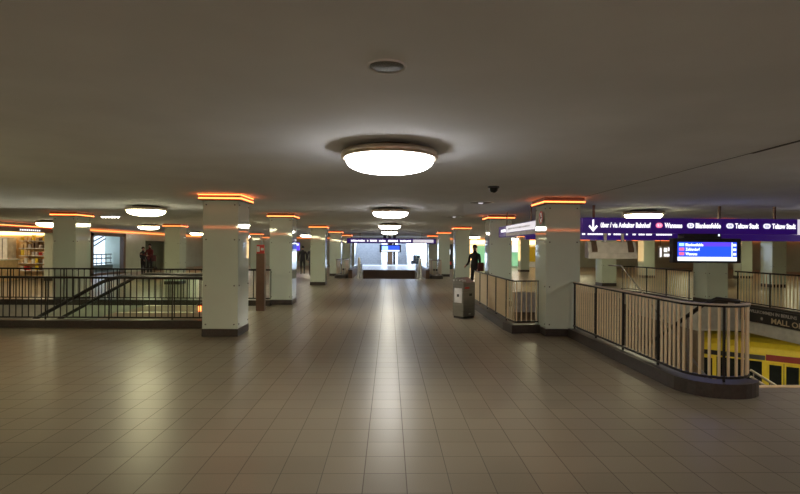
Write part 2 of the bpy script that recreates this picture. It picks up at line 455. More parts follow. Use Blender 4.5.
# ------------------------------------------------------------------ ceiling lamps
def make_lamp(x, y, label, kind='neutral', r=.435):
    t = thing('ceiling_lamp', (x, y, CEIL), label, 'ceiling lamp', 'round ceiling lamps')
    k = r / .435; z = CEIL
    MB().lathe([(.001, 0), (.30 * k, 0), (.30 * k, -.06 * k), (.30 * k, -.062 * k)], (x, y, z), 32).build('mount', M['dark'], t)
    MB().lathe([(.25 * k, -.040), (.452 * k, -.040), (.462 * k, -.046), (.464 * k, -.106), (.440 * k, -.112), (.432 * k, -.09), (.25 * k, -.045)], (x, y, z), 48).build('rim', M['chrome'], t)
    prof = [(.418 * k, -.100), (.420 * k, -.118)]
    for i in range(1, 13):
        a = i / 12 * PI / 2; prof.append((.420 * k * (math.cos(a) ** .66 if i < 12 else 0.002), -.118 - .120 * k * math.sin(a) ** .95))
    MB().lathe(prof, (x, y, z), 48).build('lamp_shade', LAMPS[kind], t)
    return t
lamps = [(.0, 4.95, 'nearest big round ceiling lamp over the middle of the corridor', 'neutral'),
         (.03, 12.4, 'second round ceiling lamp along the middle of the corridor', 'neutral'),
         (.02, 20.0, 'third round ceiling lamp along the middle of the corridor', 'far'),
         (.02, 27.6, 'fourth round ceiling lamp along the middle of the corridor', 'far'),
         (-5.85, 12.4, 'round ceiling lamp over the escalator well at left', 'warm'),
         (6.12, 12.4, 'round ceiling lamp just above the long purple sign', 'warm'),
         (-10.5, 22.5, 'round ceiling lamp left of the people near the dark doorway', 'warm'),
         (-13.2, 20.0, 'round ceiling lamp between shop and broad left column', 'warm'),
         (-12.3, 33.0, 'small distant lamp left of the nearest left corridor column', 'warm'),
         (-5.85, 20.0, 'distant lamp behind the nearest left corridor column', 'warm'),
         (-5.85, 28.5, 'distant lamp over the dark walking person', 'far'),
         (-5.85, 36.5, 'farthest lamp left of the corridor', 'far'),
         (6.1, 21.5, 'distant lamp behind the purple signs on the right', 'warm'),
         (6.1, 29.0, 'far lamp behind the nearest right corridor column', 'far'),
         (6.1, 37.0, 'farthest lamp right of the corridor', 'far'),
         (12.6, 20.5, 'lamp over the floor beyond the right stair well', 'warm'),
         (14.2, 14.0, 'lamp beyond the banner railing, outside the view', 'warm'),
         (13.4, 35.5, 'far lamp beyond the green shop', 'warm'),
         (20.6, 26.5, 'lamp low over the railing at far right', 'warm'),
         (13.2, 27.5, 'added lamp behind the signs, over the floor beyond the far stairs', 'warm'),  # added lamp, lifts the dim background on the right
         (20.5, 36.0, 'added farthest lamp at the right edge', 'warm'),  # added to brighten the far right wall
         (-11.5, 41.0, 'added farthest lamp on the left, near the back wall', 'far'),  # added lamp, offsets the orange tint on the back wall
         (10.2, 42.0, 'added farthest lamp on the right, near the green shop', 'far'),  # added to light the back wall on this side too
         (-11.5, 5.0, 'added unseen lamp left of the photographer', 'warm'),  # out of view, added to brighten the room
         (0, -2.5, 'added unseen lamp behind the photographer', 'neutral'),  # unseen lamp added for light on the near floor
         (6.1, 4.95, 'added unseen lamp above the near stairs on the right', 'neutral'),  # unseen, added to raise the overall light
         (-5.85, 4.95, 'lamp over the floor in front of the black railing', 'warm'),
         (-5.85, -2.5, 'added unseen lamp behind the photographer on the left', 'warm'),  # unseen lamp added so more light reaches the ceiling
         (6.1, -2.5, 'added unseen lamp behind the photographer on the right', 'neutral')]  # unseen, added like its left twin for brightness
for l in lamps: make_lamp(FX(l[0], l[1]), *l[1:])
for i, dx in enumerate((-.36, .03, .42)):
    t = thing('spotlight', (dx, 41, CEIL), ('left', 'middle', 'right')[i] + ' one of three tiny spotlights far down the corridor', 'spotlight', 'far corridor spotlights')
    MB().lathe([(.001, 0), (.12, 0), (.13, -.25), (.11, -.26)], (dx, 41, CEIL), 16).build('can', M['dark'], t)
    MB().lathe([(.001, -.27), (.11, -.25)], (dx, 41, CEIL), 16).build('lamp_glass', LAMPS['far'], t)

# ceiling speaker, camera dome, flush fittings
def flush(name, x, y, r, label, cat, mid, lens=None):
    t = thing(name, (x, y, CEIL), label, cat)
    MB().lathe([(r * 1.02, 0), (r * 1.06, -.004), (r * 1.2, -.010), (r * 1.22, 0)], (x, y, CEIL), 40).build('rim', M['ceiling'], t)
    MB().lathe([(.001, -.006), (r * .9, -.006), (r * 1.03, 0)], (x, y, CEIL), 40).build('grille', mid, t)
    if lens: MB().lathe([(.001, -.03), (r * .22, -.02), (r * .25, -.004)], (x, y, CEIL), 16).build('lens', lens, t)
    return t
flush('ceiling_speaker', -.02, 2.72, .088, 'round grey loudspeaker set flush in the ceiling above the nearest lamp', 'speaker', M['mesh_grey'])
cx, cy = 1.60, 7.9
t = thing('security_camera', (cx, cy, CEIL), 'small black dome camera on the ceiling left of the nearest right column', 'security camera')
MB().lathe([(.001, 0), (.088, 0), (.088, -.022), (.08, -.03)], (cx, cy, CEIL), 28).build('mount', M['dark'], t)
MB().lathe([(.072, -.028)] + [(.072 * math.cos(a * PI / 16), -.028 - .072 * math.sin(a * PI / 16)) for a in range(1, 8)] + [(.001, -.1)], (cx, cy, CEIL), 28).build('dome', M['window_dark'], t)
flush('ceiling_vent', 1.90, 10.7, .22, 'flush round ceiling fitting with a bright centre behind the dome camera', 'ceiling fitting', M['mesh_grey'], M['sign_panel'])
flush('ceiling_vent', 1.95, 15.5, .20, 'smaller flush ceiling fitting before the third right column', 'ceiling fitting', M['mesh_grey'], M['sign_panel'])
t = thing('ceiling_grille', (-9.0, 16.8, CEIL), 'thin row of white dots set in the ceiling beside the broad left column', 'ceiling fitting')
MB().box(-9.32, -8.68, 16.7, 16.9, CEIL - .012, CEIL).build('frame', M['grey'], t)
for k in range(6): MB().lathe([(.001, -.05), (.03, -.04), (.032, -.01)], (-9.25 + k * .1, 16.8, CEIL), 10).build('light', LAMPS['far'], t)

# ------------------------------------------------------------------ railings
def arc(cx, cy, r, a0, a1, n=10):
    return [(cx + r * math.cos(math.radians(a0 + (a1 - a0) * i / n)), cy + r * math.sin(math.radians(a0 + (a1 - a0) * i / n))) for i in range(n + 1)]

def make_railing(path, label, barmat, railmat, postmat, spacing, post_sp, top=1.01, kerb_h=.165, kerb=(-.11, .11), br=.011, post_off=0.0,
                 second=None, group='railings around the stair wells', flat=None, rail_top=None, base_z=0.0, thin=False):
    c = V(path[0]); t = thing('railing', (c.x, c.y, base_z), label, 'railing', group)
    MB().sweep(path, [(kerb[0], 0), (kerb[1], 0), (kerb[1], kerb_h), (kerb[0], kerb_h)]).build('kerb', M['plinth'], t)
    tb = top - (.022 if thin else .042)
    MB().sweep(path, [(-.024, tb), (.024, tb), (.028, top - .01), (.02, top), (-.02, top), (-.028, top - .01)]).build('top_rail', railmat, t)
    if rail_top: MB().sweep(path, [(-.031, top), (.031, top), (.031, top + .008), (.018, top + .016), (-.018, top + .016), (-.031, top + .008)]).build('handrail_cap', rail_top, t)
    MB().sweep(path, [(-.018, kerb_h + .035), (.018, kerb_h + .035), (.018, kerb_h + .062), (-.018, kerb_h + .062)]).build('bottom_rail', railmat, t)
    if second: MB().sweep(path, [(-.016, second - .02), (.016, second - .02), (.016, second), (-.016, second)]).build('middle_rail', railmat, t)
    zt = tb; zb = kerb_h + .062
    posts = sample(path, post_sp, post_off); first = {}
    def put(name, p, tg, mk):
        if name not in first:
            first[name] = mk(p, tg); return
        src, t0 = first[name]; o = place(src, t, (p.x, p.y, base_z)); o.rotation_euler = (0, 0, math.atan2(tg.y, tg.x) - math.atan2(t0.y, t0.x))
    def mkbar(p, tg):
        mb = MB()
        if flat:
            a, b = flat; d = V((tg.x, tg.y, 0)); n = V((-tg.y, tg.x, 0)); q = V((p.x, p.y, 0))
            vs = [q + d * sa * a + n * sb * b + V((0, 0, z)) for z in (zb, zt) for sa, sb in ((-1, -1), (1, -1), (1, 1), (-1, 1))]
            mb.add(vs, [(0, 1, 2, 3), (4, 7, 6, 5), (0, 4, 5, 1), (1, 5, 6, 2), (2, 6, 7, 3), (3, 7, 4, 0)])
        else: mb.tube([(p.x, p.y, zb), (p.x, p.y, zt)], br, 8)
        for i, v in enumerate(mb.v): mb.v[i] = v + V((0, 0, base_z))
        return mb.build('baluster', barmat, t, (p.x, p.y, base_z)), tg
    def mkpost(p, tg):
        mb = MB(); d = V((tg.x, tg.y, 0)); n = V((-tg.y, tg.x, 0)); q = V((p.x, p.y, base_z)); a, b = .010, .014
        vs = [q + d * sa * a + n * sb * b + V((0, 0, z)) for z in (kerb_h, zt) for sa, sb in ((-1, -1), (1, -1), (1, 1), (-1, 1))]
        mb.add(vs, [(0, 1, 2, 3), (4, 7, 6, 5), (0, 4, 5, 1), (1, 5, 6, 2), (2, 6, 7, 3), (3, 7, 4, 0)])
        return mb.build('post', postmat, t, (p.x, p.y, base_z)), tg
    for p, tg in posts: put('post', p, tg, mkpost)
    for p, tg in sample(path, spacing, spacing * .5):
        if any((p - q).length < .04 for q, _ in posts): continue
        put('baluster', p, tg, mkbar)
    return t

# left: front and back of the escalator well
make_railing([(-13.6, 10.40), (LX + .25, 10.40)], 'long black railing in front of the escalator well, left of the nearest left column', M['black'], M['black'], M['black'],
             .125, 1.25, post_off=.52, kerb_h=.15)
make_railing([(-13.6, 14.38), (-3.28, 14.38)], 'black railing behind the escalator well, in front of the broad left column', M['black'], M['black'], M['black'],
             .16, 1.45, post_off=.3, kerb_h=.15)
# right: near stair railing with the rounded end
near = [(3.42, 9.44), (3.42, 6.06)] + arc(3.79, 6.00, .37, 180, 325, 14)[1:]
make_railing(near, 'brown railing with wide steel bars and a rounded end, right foreground', M['bar'], M['black'], M['black'], .094, .98, post_off=.03,
             kerb=(-.13, .11), br=.0155, rail_top=M['steel'], kerb_h=.16, thin=True)
make_railing([(2.92, 9.98), (2.45, 9.92), (2.40, 10.3), (2.40, 14.35)], 'steel barred railing between the two nearest right columns, behind the litter bin',
             M['bar'], M['black'], M['black'], .10, 1.02, br=.013, kerb_h=.16, thin=True)
# right: far side of the stair well
make_railing([(10.45, 15.32), (10.49, 8.2)], 'long railing above the black banner, right edge of the picture', M['bar'], M['black'], M['black'], .12, 1.3, post_off=.1, br=.015, kerb=(-.08, .02), kerb_h=.06)
make_railing([(9.17, 15.45), (9.17, 19.0), (8.80, 19.35)], 'gold lit railing beyond the stair well, left of the column below the departure screen', M['bar'], M['black'], M['black'], .12, 1.3, post_off=.1, br=.015, kerb=(-.05, .08), kerb_h=.1)
# far stairs in the middle
make_railing([(-2.76, 29.2)] + arc(-2.54, 27.5, .25, 180, 360, 10) + [(-2.29, 29.2)], 'small curved railing left of the far middle stairs', M['steel'], M['steel_dull'], M['black'], .16, 1.5, flat=(.010, .018))
make_railing([(2.29, 29.2)] + arc(2.54, 27.5, .25, 180, 360, 10) + [(2.79, 29.2)], 'small curved railing right of the far middle stairs', M['steel'], M['steel_dull'], M['black'], .16, 1.5, flat=(.010, .018))

for sd, nm in ((-1, 'left'), (1, 'right')):
    t = thing('parapet', (sd * 2.05, 33, 0), 'low dark parapet on the %s of the far middle stairs' % nm, 'parapet')
    MB().box(sd * 2.05 - .1, sd * 2.05 + .1, 27.3, 37.8, 0, .42).build('panel', M['wood'], t)
    MB().box(sd * 2.05 - .12, sd * 2.05 + .12, 27.28, 37.82, .42, .45).build('coping', M['plinth'], t)

# ------------------------------------------------------------------ stairs and escalator
def steps(x0, x1, ya, z0, dy, dz, n, base):
    """stair profile in y-z, extruded in x; dy signed"""
    poly = [(ya, z0)]; y, z = ya, z0
    for k in range(n):
        z += dz; poly.append((y, z)); y += dy; poly.append((y, z))
    low = [(yy, zz - base) for yy, zz in (poly[-1], poly[0])]
    return MB().prism(poly + low, 0, x0, x1)
ns = 27; dz = LOW / ns
t = thing('staircase', (4.8, 6.05, 0), 'stairs going down behind the rounded railing, right foreground', 'stairs')
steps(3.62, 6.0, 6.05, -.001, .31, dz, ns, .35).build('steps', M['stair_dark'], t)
MB().box(3.6, 10.38, 6.0, 6.10, -.02, .006).build('nosing', M['wall_tan'], t)
sl = -dz / .31
hb = MB(); hb.tube([(4.05, 5.88, 1.03), (3.78, 5.86, 1.06), (3.76, 6.1, .96), (3.76, 6.1 + 8.0, .96 - 8.0 * sl)], .026, 10)
h = hb.build('handrail', M['black'], t)
hb = MB()
for k in range(9): y = 6.4 + k * .9; hb.tube([(3.76, y, -(y - 6.05) * sl - .1), (3.76, y, .96 - (y - 6.1) * sl)], .012, 8)
hb.build('handrail_posts', M['steel_dull'], h)
t = thing('staircase', (7.4, 19.2, 0), 'far stairs in the right stair well, coming down towards the near ones', 'stairs')
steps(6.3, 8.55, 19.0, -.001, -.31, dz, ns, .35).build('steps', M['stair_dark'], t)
hb = MB().tube([(8.62, 20.0, 1.0), (8.62, 18.9, 1.02), (8.62, 18.9 - 7.6, 1.02 - 7.6 * sl)], .028, 10)
for k in range(8): y = 18.8 - k * .95; hb.tube([(8.62, y, -(19.0 - y) * sl - .2), (8.62, y, 1.02 - (18.9 - y) * sl)], .014, 8)
hb.build('handrail', M['steel_dull'], t)
# lower flight seen over the stair edge
t = thing('staircase', (9.1, 12.3, LOW), 'steel handrail of a lower flight in front of the yellow train', 'stairs')
MB().prism([(8.72, -2.15), (8.9, -2.15), (9.9, -2.75), (13.0, LOW + .01), (8.72, LOW + .01)], 1, 12.25, 12.5).build('side_wall', M['concrete'], t)
hb = MB()
for dzz in (0, -.16): hb.tube([(8.70, 12.2, -1.25 + dzz), (12.6, 12.2, -3.59 + dzz)], .03, 8)
for k in range(9): x = 8.78 + k * .42; hb.tube([(x, 12.28, -2.2 - max(0, x - 8.9) * .6), (x, 12.2, -1.25 - (x - 8.7) * .6)], .012, 8)
hb.build('handrail', M['steel'], t)

# far middle stairs: handrails and steps
t = thing('staircase', (0, 27, 0), 'far middle stairs going down, flanked by two pale handrails', 'stairs')
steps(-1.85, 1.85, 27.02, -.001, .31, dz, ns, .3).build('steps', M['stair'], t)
for s in (-1.58, 1.64):
    MB().tube([(s + (-.05 if s < 0 else .05), 27.0, .0), (s, 27.0, 1.0), (s, 27.15, 1.06), (s, 27.4, .98), (s, 33.0, .98 - 5.6 * sl)], .06, 8).build('handrail', M['white'], t)

# escalator
ex0, ex1, ey0, ey1 = -6.15, -4.3, 11.65, 13.05
SL = math.tan(math.radians(29.5))
t = thing('escalator', (-5, 12.35, 0), 'escalator with black handrails descending to the left inside the left well', 'escalator')
def esc_poly(up, xr, down=-.35):
    xb = ex0 + LOW / SL
    return [(xr, up), (ex0 + .05, up), (ex0 - .25, up - .09), (xb - .25, LOW + up - .09 + .0), (xb - .25, LOW + max(down, -.0)), (xb, LOW + .0), (ex0, down), (xr, down)]
MB().prism([(-3.36, 0.0), (ex0, 0.0), (ex0, -.3), (-3.36, -.3)], 1, ey0 - .1, ey1 + .1).build('landing_plate', M['steel_dull'], t)
sp = MB(); poly = [(ex0, -.005)]; x, z = ex0, -.005
nst = 22
for k in range(nst): z -= .205; poly.append((x, z)); x -= .205 / SL; poly.append((x, z))
poly += [(x, z - .12), (ex0, -.4)]
sp.prism(poly, 1, ey0 + .06, ey1 - .06).build('steps', M['steel_dull'], t)
for y in (ey0, ey1):
    MB().prism(esc_poly(.88, ex1), 1, y - .008, y + .008).build('balustrade', M['glass'], t)
    MB().prism(esc_poly(.14, ex1 + .1), 1, y - .07, y + .07).build('skirt', M['steel'], t)
    path = [(ex1 + .02, y, .32)] + [(ex1 + .02 + .30 * math.sin(a), y, .62 - .30 * math.cos(a)) for a in [i * PI / 10 for i in range(11)]] + [(ex0 + .1, y, .93), (ex0 - .25, y, .82), (ex0 - 7.9, y, .82 - 7.65 * SL)]
    MB().tube(path, .042, 10).build('handrail', M['rubber'], t)
MB().box(-4.24, -4.18, ey0 - .09, ey0 - .075, .18, .30).build('glow_spot', M['orange'], t)  # small orange glowing block at the landing end

# ------------------------------------------------------------------ hanging signs
def rods(t, xs, y, z0, r=.016, along_y=False):
    for x in xs:
        p = (x, y) if not along_y else (y, x)
        MB().tube([(*p, z0), (*p, CEIL)], r, 8).build('hanger_rod', M['brown_steel'], t)

def big_sign():
    y = 11.0; xa, xb = PX(582.8, 11), 9.9; z0, z1 = 1.972, 2.305
    t = thing('hanging_sign', ((xa + xb) / 2, y, CEIL), 'long purple hanging sign with a down arrow and line names, upper right', 'sign')
    for k, (a, b) in enumerate(((xa, PX(723.5, y)), (PX(724.2, y), PX(797.5, y)), (PX(798, y), xb))):
        MB().box(a, b, y, y + .16, z0, z1, bev=.006).build('sign_box', M['purple'] if k < 2 else M['sign_panel'], t)
    rods(t, (PX(595, y), PX(721.5, y), PX(777, y)), y + .08, z1, .03)
    yy = y - .003; Rr, Uu = (1, 0, 0), (0, 0, 1)
    # arrow
    ax = PX(593, y); zc = 2.135
    a = MB().prism([(ax - .018, zc + .13), (ax + .018, zc + .13), (ax + .018, zc - .05), (ax + .075, zc + .012), (ax + .10, zc - .02), (ax, zc - .135), (ax - .10, zc - .02), (ax - .075, zc + .012), (ax - .018, zc - .05)], 1, yy - .003, yy)
    a.build('arrow', M['sign_white'], t)
    P = lambda px: PX(px, y)     # where along the sign each word stands
    zt = 2.10
    def word(s, p0, p1, size=.15): text(s, size, (P(p0), yy, zt), Rr, Uu, M['sign_white'], t, width=P(p1) - P(p0), bold=.004)
    word('über / via Anhalter Bahnhof', 600.5, 650.5)
    word('Wannsee', 664.5, 682); word('Blankenfelde', 695.5, 720.5); word('Teltow Stadt', 735, 758.5); word('Teltow Stadt', 772, 795.5)
    for p0, p1, s, mt in ((655.5, 662.5, 'S1', 'sign_pink'), (686.8, 694, 'S2', 'sign_badge'), (726, 733.5, 'S25', 'sign_badge'), (763, 770.5, 'S26', 'sign_badge')):
        a, b = P(p0), P(p1); zc2 = 2.15; hh = .055
        q = [(a + hh + hh * math.cos(th), zc2 + hh * math.sin(th)) for th in [PI / 2 + i * PI / 8 for i in range(9)]] + [(b - hh + hh * math.cos(th), zc2 + hh * math.sin(th)) for th in [-PI / 2 + i * PI / 8 for i in range(9)]]
        MB().prism(q, 1, yy - .002, yy).build('line_badge', M[mt], t)
        text(s, .075, (a + .035, yy - .003, zc2 - .026), Rr, Uu, M['sign_white'] if s == 'S1' else M['purple'], t, width=b - a - .07)
    return t
big_sign()

def dashes(t, y, z, h, spans, mt, name='lettering'):
    mb = MB()
    for a, b in spans:
        x = a
        while x < b - .01:
            w = min(random.uniform(.03, .07), b - x); hh = h * random.uniform(.75, 1.0)
            mb.box(x, x + w - .010, y - .004, y, z, z + hh); x += w
    return mb.build(name, mt, t)

# second long sign behind it
y = 15.2; xa, xb = 4.05, 13.2
t = thing('hanging_sign', (7.4, y, CEIL), 'second purple hanging sign, half hidden behind the long one with the arrow', 'sign')
MB().box(xa, xb, y, y + .16, 1.905, 2.34, bev=.006).build('sign_box', M['purple'], t)
P = lambda px: PX(px, y)
dashes(t, y - .002, 2.052, .075, [(P(582), P(585.5)), (P(587.5), P(603)), (P(608), P(611)), (P(613.5), P(621)), (P(626), P(628)), (P(632.5), P(636)), (P(638.5), P(645)), (P(646), P(652)), (P(656), P(672))], M['sign_white'])
rods(t, (4.5, 7.5, 10.8), y + .08, 2.34)

# sign hung between the first two right columns, facing the corridor
x = 3.03
t = thing('hanging_sign', (x, 12.4, CEIL), 'short hanging sign with a white lit face between the two nearest right columns', 'sign')
MB().box(x, x + .13, 10.45, 14.2, 1.93, 2.22, bev=.006).build('sign_box', M['purple'], t)
MB().box(x - .012, x - .002, 10.60, 13.25, 2.04, 2.205).build('lit_panel', M['sign_panel'], t)
MB().box(x - .010, x - .002, 10.47, 13.25, 1.94, 2.025).build('grey_strip', M['grey'], t)
MB().box(x - .012, x - .002, 10.50, 10.55, 2.08, 2.13).build('end_symbol', M['sign_white'], t)
for k in range(6): MB().box(x - .01, x - .002, 13.80 - k * .09, 13.86 - k * .09, 2.06, 2.13).build('letter', M['sign_white'], t)
mb = MB()
for k in range(24): mb.box(x - .016, x - .0122, 11.0 + k * .085, 11.0 + k * .085 + random.uniform(.03, .07), 2.11, 2.14)
mb.build('fine_print', M['grey_light'], t)
rods(t, (11.2, 13.5), x + .065, 2.22, along_y=True)

# departure screen
def monitor(xa, xb, y, z0, z1, label, front=True, rodtop=None):
    t = thing('departure_screen' if front else 'hanging_monitor', ((xa + xb) / 2, y, rodtop or CEIL), label, 'screen')
    dp = .16
    MB().box(xa, xb, y, y + dp, z0, z1, bev=.012).build('housing', M['dark'] if front else M['grey'], t)
    return t
y = 10.78; Q = lambda px: PX(px, y); Z = lambda py: H_EYE - (py - 250.4) * y / FPX
xa, xb = Q(673.3), Q(741.2)
t = monitor(xa, xb, y, Z(263.3), Z(238.3), 'lit blue departure screen hanging below the long purple sign', rodtop=1.972)
yy = y - .002
MB().box(Q(677.6), Q(736.6), yy - .004, yy, Z(257.2), Z(242.2)).build('screen', M['screen'], t)
MB().box(Q(702), Q(731), yy - .0055, yy - .004, Z(246.4), Z(242.4)).build('screen_highlight', M['screen_violet'], t)
MB().box(Q(677.6), Q(736.6), yy - .006, yy, Z(261.2), Z(257.2)).build('white_line', M['screen_white'], t)
for k, (s, p1, b) in enumerate((('Blankenfelde', 703, 'screen_cyan'), ('Zehlendorf', 699.5, 'sign_pink'), ('Wannsee', 697, 'sign_pink'))):
    py = 246.3 + 4.6 * k
    text(s, .085, (Q(685.3), yy - .007, Z(py)), (1, 0, 0), (0, 0, 1), M['screen_white'], t, 'lettering', bold=.002, width=Q(p1) - Q(685.3))
    MB().box(Q(679), Q(684), yy - .007, yy - .004, Z(py), Z(py - 3)).build('line_badge', M[b], t)
    MB().box(Q(733), Q(736), yy - .007, yy - .004, Z(py), Z(py - 2.4)).build('minutes', M['screen_white'], t)
MB().box(Q(731.4), Q(732.2), yy - .007, yy - .004, Z(257), Z(242.4)).build('divider', M['screen_white'], t)
MB().box(Q(686), Q(723), y + .06, 11.1, Z(238.5), 1.9718).build('mount', M['dark'], t)
MB().box(Q(720), Q(721.2), y + .05, y + .06, Z(236), Z(234)).build('glow_spot', M['screen_white'], t)

# grey back of another monitor
y = 14.75; Q = lambda px: PX(px, y); Z = lambda py: H_EYE - (py - 249.7) * y / FPX
t = thing('hanging_monitor', (Q(613), y, CEIL), 'grey back of a hanging monitor below the second purple sign', 'monitor')
xa, xb = Q(588.8), Q(637.2)
MB().prism([(y, Z(259)), (y + .30, Z(258)), (y + .30, Z(241.8)), (y + .12, Z(241.8)), (y + .03, Z(252.5)), (y, Z(252.8))], 0, xa, xb).build('housing', M['grey'], t)
for px in (592.5, 629): MB().prism([(y - .01, Z(252.2)), (y - .01, Z(249.5)), (y + .10, Z(240.5)), (y + .16, Z(240)), (y + .20, Z(240)), (y + .2, Z(245)), (y + .05, Z(252.2))], 0, Q(px), Q(px + 5)).build('bracket', M['brown_steel'], t)
for px in (605, 622.5): MB().box(Q(px), Q(px + 2.6), y + .06, y + .11, Z(242), CEIL).build('hanger_strap', M['grey'], t)
MB().box(xa + .05, xb - .05, y + .3, y + .31, Z(257), Z(243)).build('screen', M['screen'], t)
# small pictogram sign far behind
y = 24.0; Q = lambda px: PX(px, y); Z = lambda py: H_EYE - (py - 250) * y / FPX
t = thing('pictogram_sign', (Q(666), y, CEIL), 'small dark sign with white pictograms just left of the departure screen', 'sign')
MB().box(Q(659.5), Q(673), y, y + .1, Z(258), Z(246)).build('sign_box', M['grey'], t)
MB().box(Q(660), Q(661.5), y - .006, y, Z(257), Z(248)).box(Q(664), Q(667), y - .006, y, Z(252), Z(248)).box(Q(668), Q(671), y - .006, y, Z(251), Z(247.5)).box(Q(664), Q(671.5), y - .006, y, Z(256.5), Z(254)).build('pictograms', M['sign_white'], t)
rods(t, (Q(661), Q(672)), y + .05, Z(246))

# far purple sign over the middle stairs, with its screen
y = 33.0; Q = lambda px: PX(px, y); Z = lambda py: H_EYE - (py - 248) * y / FPX
t = thing('hanging_sign', (0, y, CEIL), 'distant purple hanging sign across the corridor above the far stairs', 'sign')
MB().box(Q(347), Q(436), y, y + .16, Z(243.4), Z(238.4)).build('sign_box', M['purple'], t)
MB().box(Q(413), Q(433.5), y - .01, y, Z(242.4), Z(239.4)).build('lit_panel', M['sign_panel'], t)
dashes(t, y, Z(241.8), .13, [(Q(351), Q(365)), (Q(367), Q(368.5)), (Q(370), Q(377)), (Q(379), Q(386)), (Q(388), Q(398)), (Q(400), Q(411))], M['sign_white'])
rods(t, (Q(360), Q(390), Q(422)), y + .08, Z(238.4))
t = thing('departure_screen', (Q(390), y, Z(243.4)), 'distant blue departure screen below the far purple sign', 'screen')
MB().box(Q(379.7), Q(401), y - .02, y + .12, Z(252.2), Z(244.6)).build('housing', M['dark'], t)
MB().box(Q(381.5), Q(399.5), y - .03, y - .02, Z(250.0), Z(245.6)).build('screen', M['screen'], t)
MB().box(Q(381.5), Q(399.5), y - .031, y - .02, Z(251.4), Z(250.0)).build('white_line', M['screen_white'], t)
MB().box(Q(382), Q(388), y - .032, y - .03, Z(249.8), Z(246)).build('lettering', M['screen_cyan'], t)
MB().box(Q(389), Q(392), y, y + .1, Z(244.7), Z(243.41)).build('bracket', M['dark'], t)

# small blue screen sign between the left columns
t = thing('hanging_sign', (-6.6, 36, CEIL), 'small blue lit sign left of the dark walking person', 'sign')
MB().box(-6.75, -6.25, 36, 36.12, 1.4, 1.95).build('sign_box', M['screen_violet'], t)
MB().box(-6.7, -6.3, 35.99, 36.0, 1.75, 1.88).build('lettering', M['screen_white'], t)
rods(t, (-6.5,), 36.06, 1.95)

# black banner on the slab edge
t = thing('banner', (10.40, 12, 0), 'black banner with tan lettering along the slab edge below the right railing', 'banner')
MB().box(10.355, 10.385, 8.0, 14.95, -.40, .005).build('panel', M['banner'], t)
text('WILLKOMMEN IN BERLINS', .12, (10.348, 14.60, -.135), (0, -1, 0), (0, 0, 1), M['banner_white'], t, width=1.75, bold=.002)
text('MALL OF BERLIN', .20, (10.348, 13.72, -.345), (0, -1, 0), (0, 0, 1), M['banner_text'], t, width=1.95, bold=.003)
dm = MB(); cy_, cz_ = 14.08, -.27
for k in range(8):
    a = k * PI / 4; dm.add([(10.348, cy_ + .06 * math.cos(a), cz_ + .06 * math.sin(a)), (10.348, cy_ + .03 * math.cos(a + .4), cz_ + .03 * math.sin(a + .4)), (10.348, cy_, cz_), (10.348, cy_ + .03 * math.cos(a - .4), cz_ + .03 * math.sin(a - .4))], [(0, 1, 2, 3)])
dm.build('emblem', M['banner_white'], t)

# ------------------------------------------------------------------ train on the lower level
t = thing('train', (TP.x, TP.y, LOW), 'yellow and red commuter train on the lower level, right edge', 'train')
TX = TP.x; zb = LOW + .05; ty = TP.y
prof = [(TX, zb), (TX, -2.62), (TX + .02, -2.35), (TX + .10, -2.16), (TX + .35, -1.98), (TX + .9, -1.88), (TX + 2.1, -1.88), (TX + 2.65, -1.98), (TX + 3.0, -2.35), (TX + 3.0, zb)]
MB().prism(prof, 1, ty - 8, ty + 12).build('body', M['ochre'], t)
MB().box(TX + .1, TX + 2.9, ty - 7.8, ty + 11.8, LOW - 1.0, zb).build('underframe', M['dark'], t)
for k in (-6, -3.6, 7.4, 9.8):
    MB().tube([(TX + .35, ty + k, LOW - .88), (TX + 2.65, ty + k, LOW - .88)], .42, 20).build('wheelset', M['steel_dull'], t)
MB().prism([(TX - .012, -2.60), (TX + .03, -2.60), (TX + .06, -2.37), (TX + .008, -2.37)], 1, ty - 8, ty + .50).build('red_band', M['red'], t)
MB().prism([(TX - .012, -2.60), (TX + .03, -2.60), (TX + .06, -2.42), (TX + .008, -2.42)], 1, ty + .52, ty + 12).build('dark_band', M['banner'], t)
MB().box(TX - .01, TX, ty - 8, ty + 12, zb, LOW + .75).build('lower_band', M['red'], t)
for k in (.62, 3.1, 5.0, 8.2): MB().box(TX - .02, TX, ty + k, ty + k + 1.6, LOW + .85, -2.66, bev=.006).build('window', M['window_dark'], t)
for yc in (-.06, 2.66, 7.3, -4.4):
    d = MB().box(TX - .03, TX - .001, ty + yc - .54, ty + yc + .54 if yc != 2.66 else ty + yc + .40, zb + .05, -2.63, bev=.008).build('door', M['ochre'], t)
    for q in (-.26, .26):
        if yc == 2.66: q *= .8
        MB().box(TX - .042, TX - .03, ty + yc + q - .19, ty + yc + q + .19, LOW + .95, -2.74).build('window', M['window_dark'], d)
    MB().box(TX - .035, TX - .029, ty + yc - .01, ty + yc + .01, zb + .1, -2.65).build('joint', M['dark'], d)
for k in (-2.9, -7.2): MB().box(TX - .015, TX, ty + k, ty + k + 1.6, LOW + .95, -2.75).build('window', M['window_dark'], t)
t.rotation_euler.z = TA
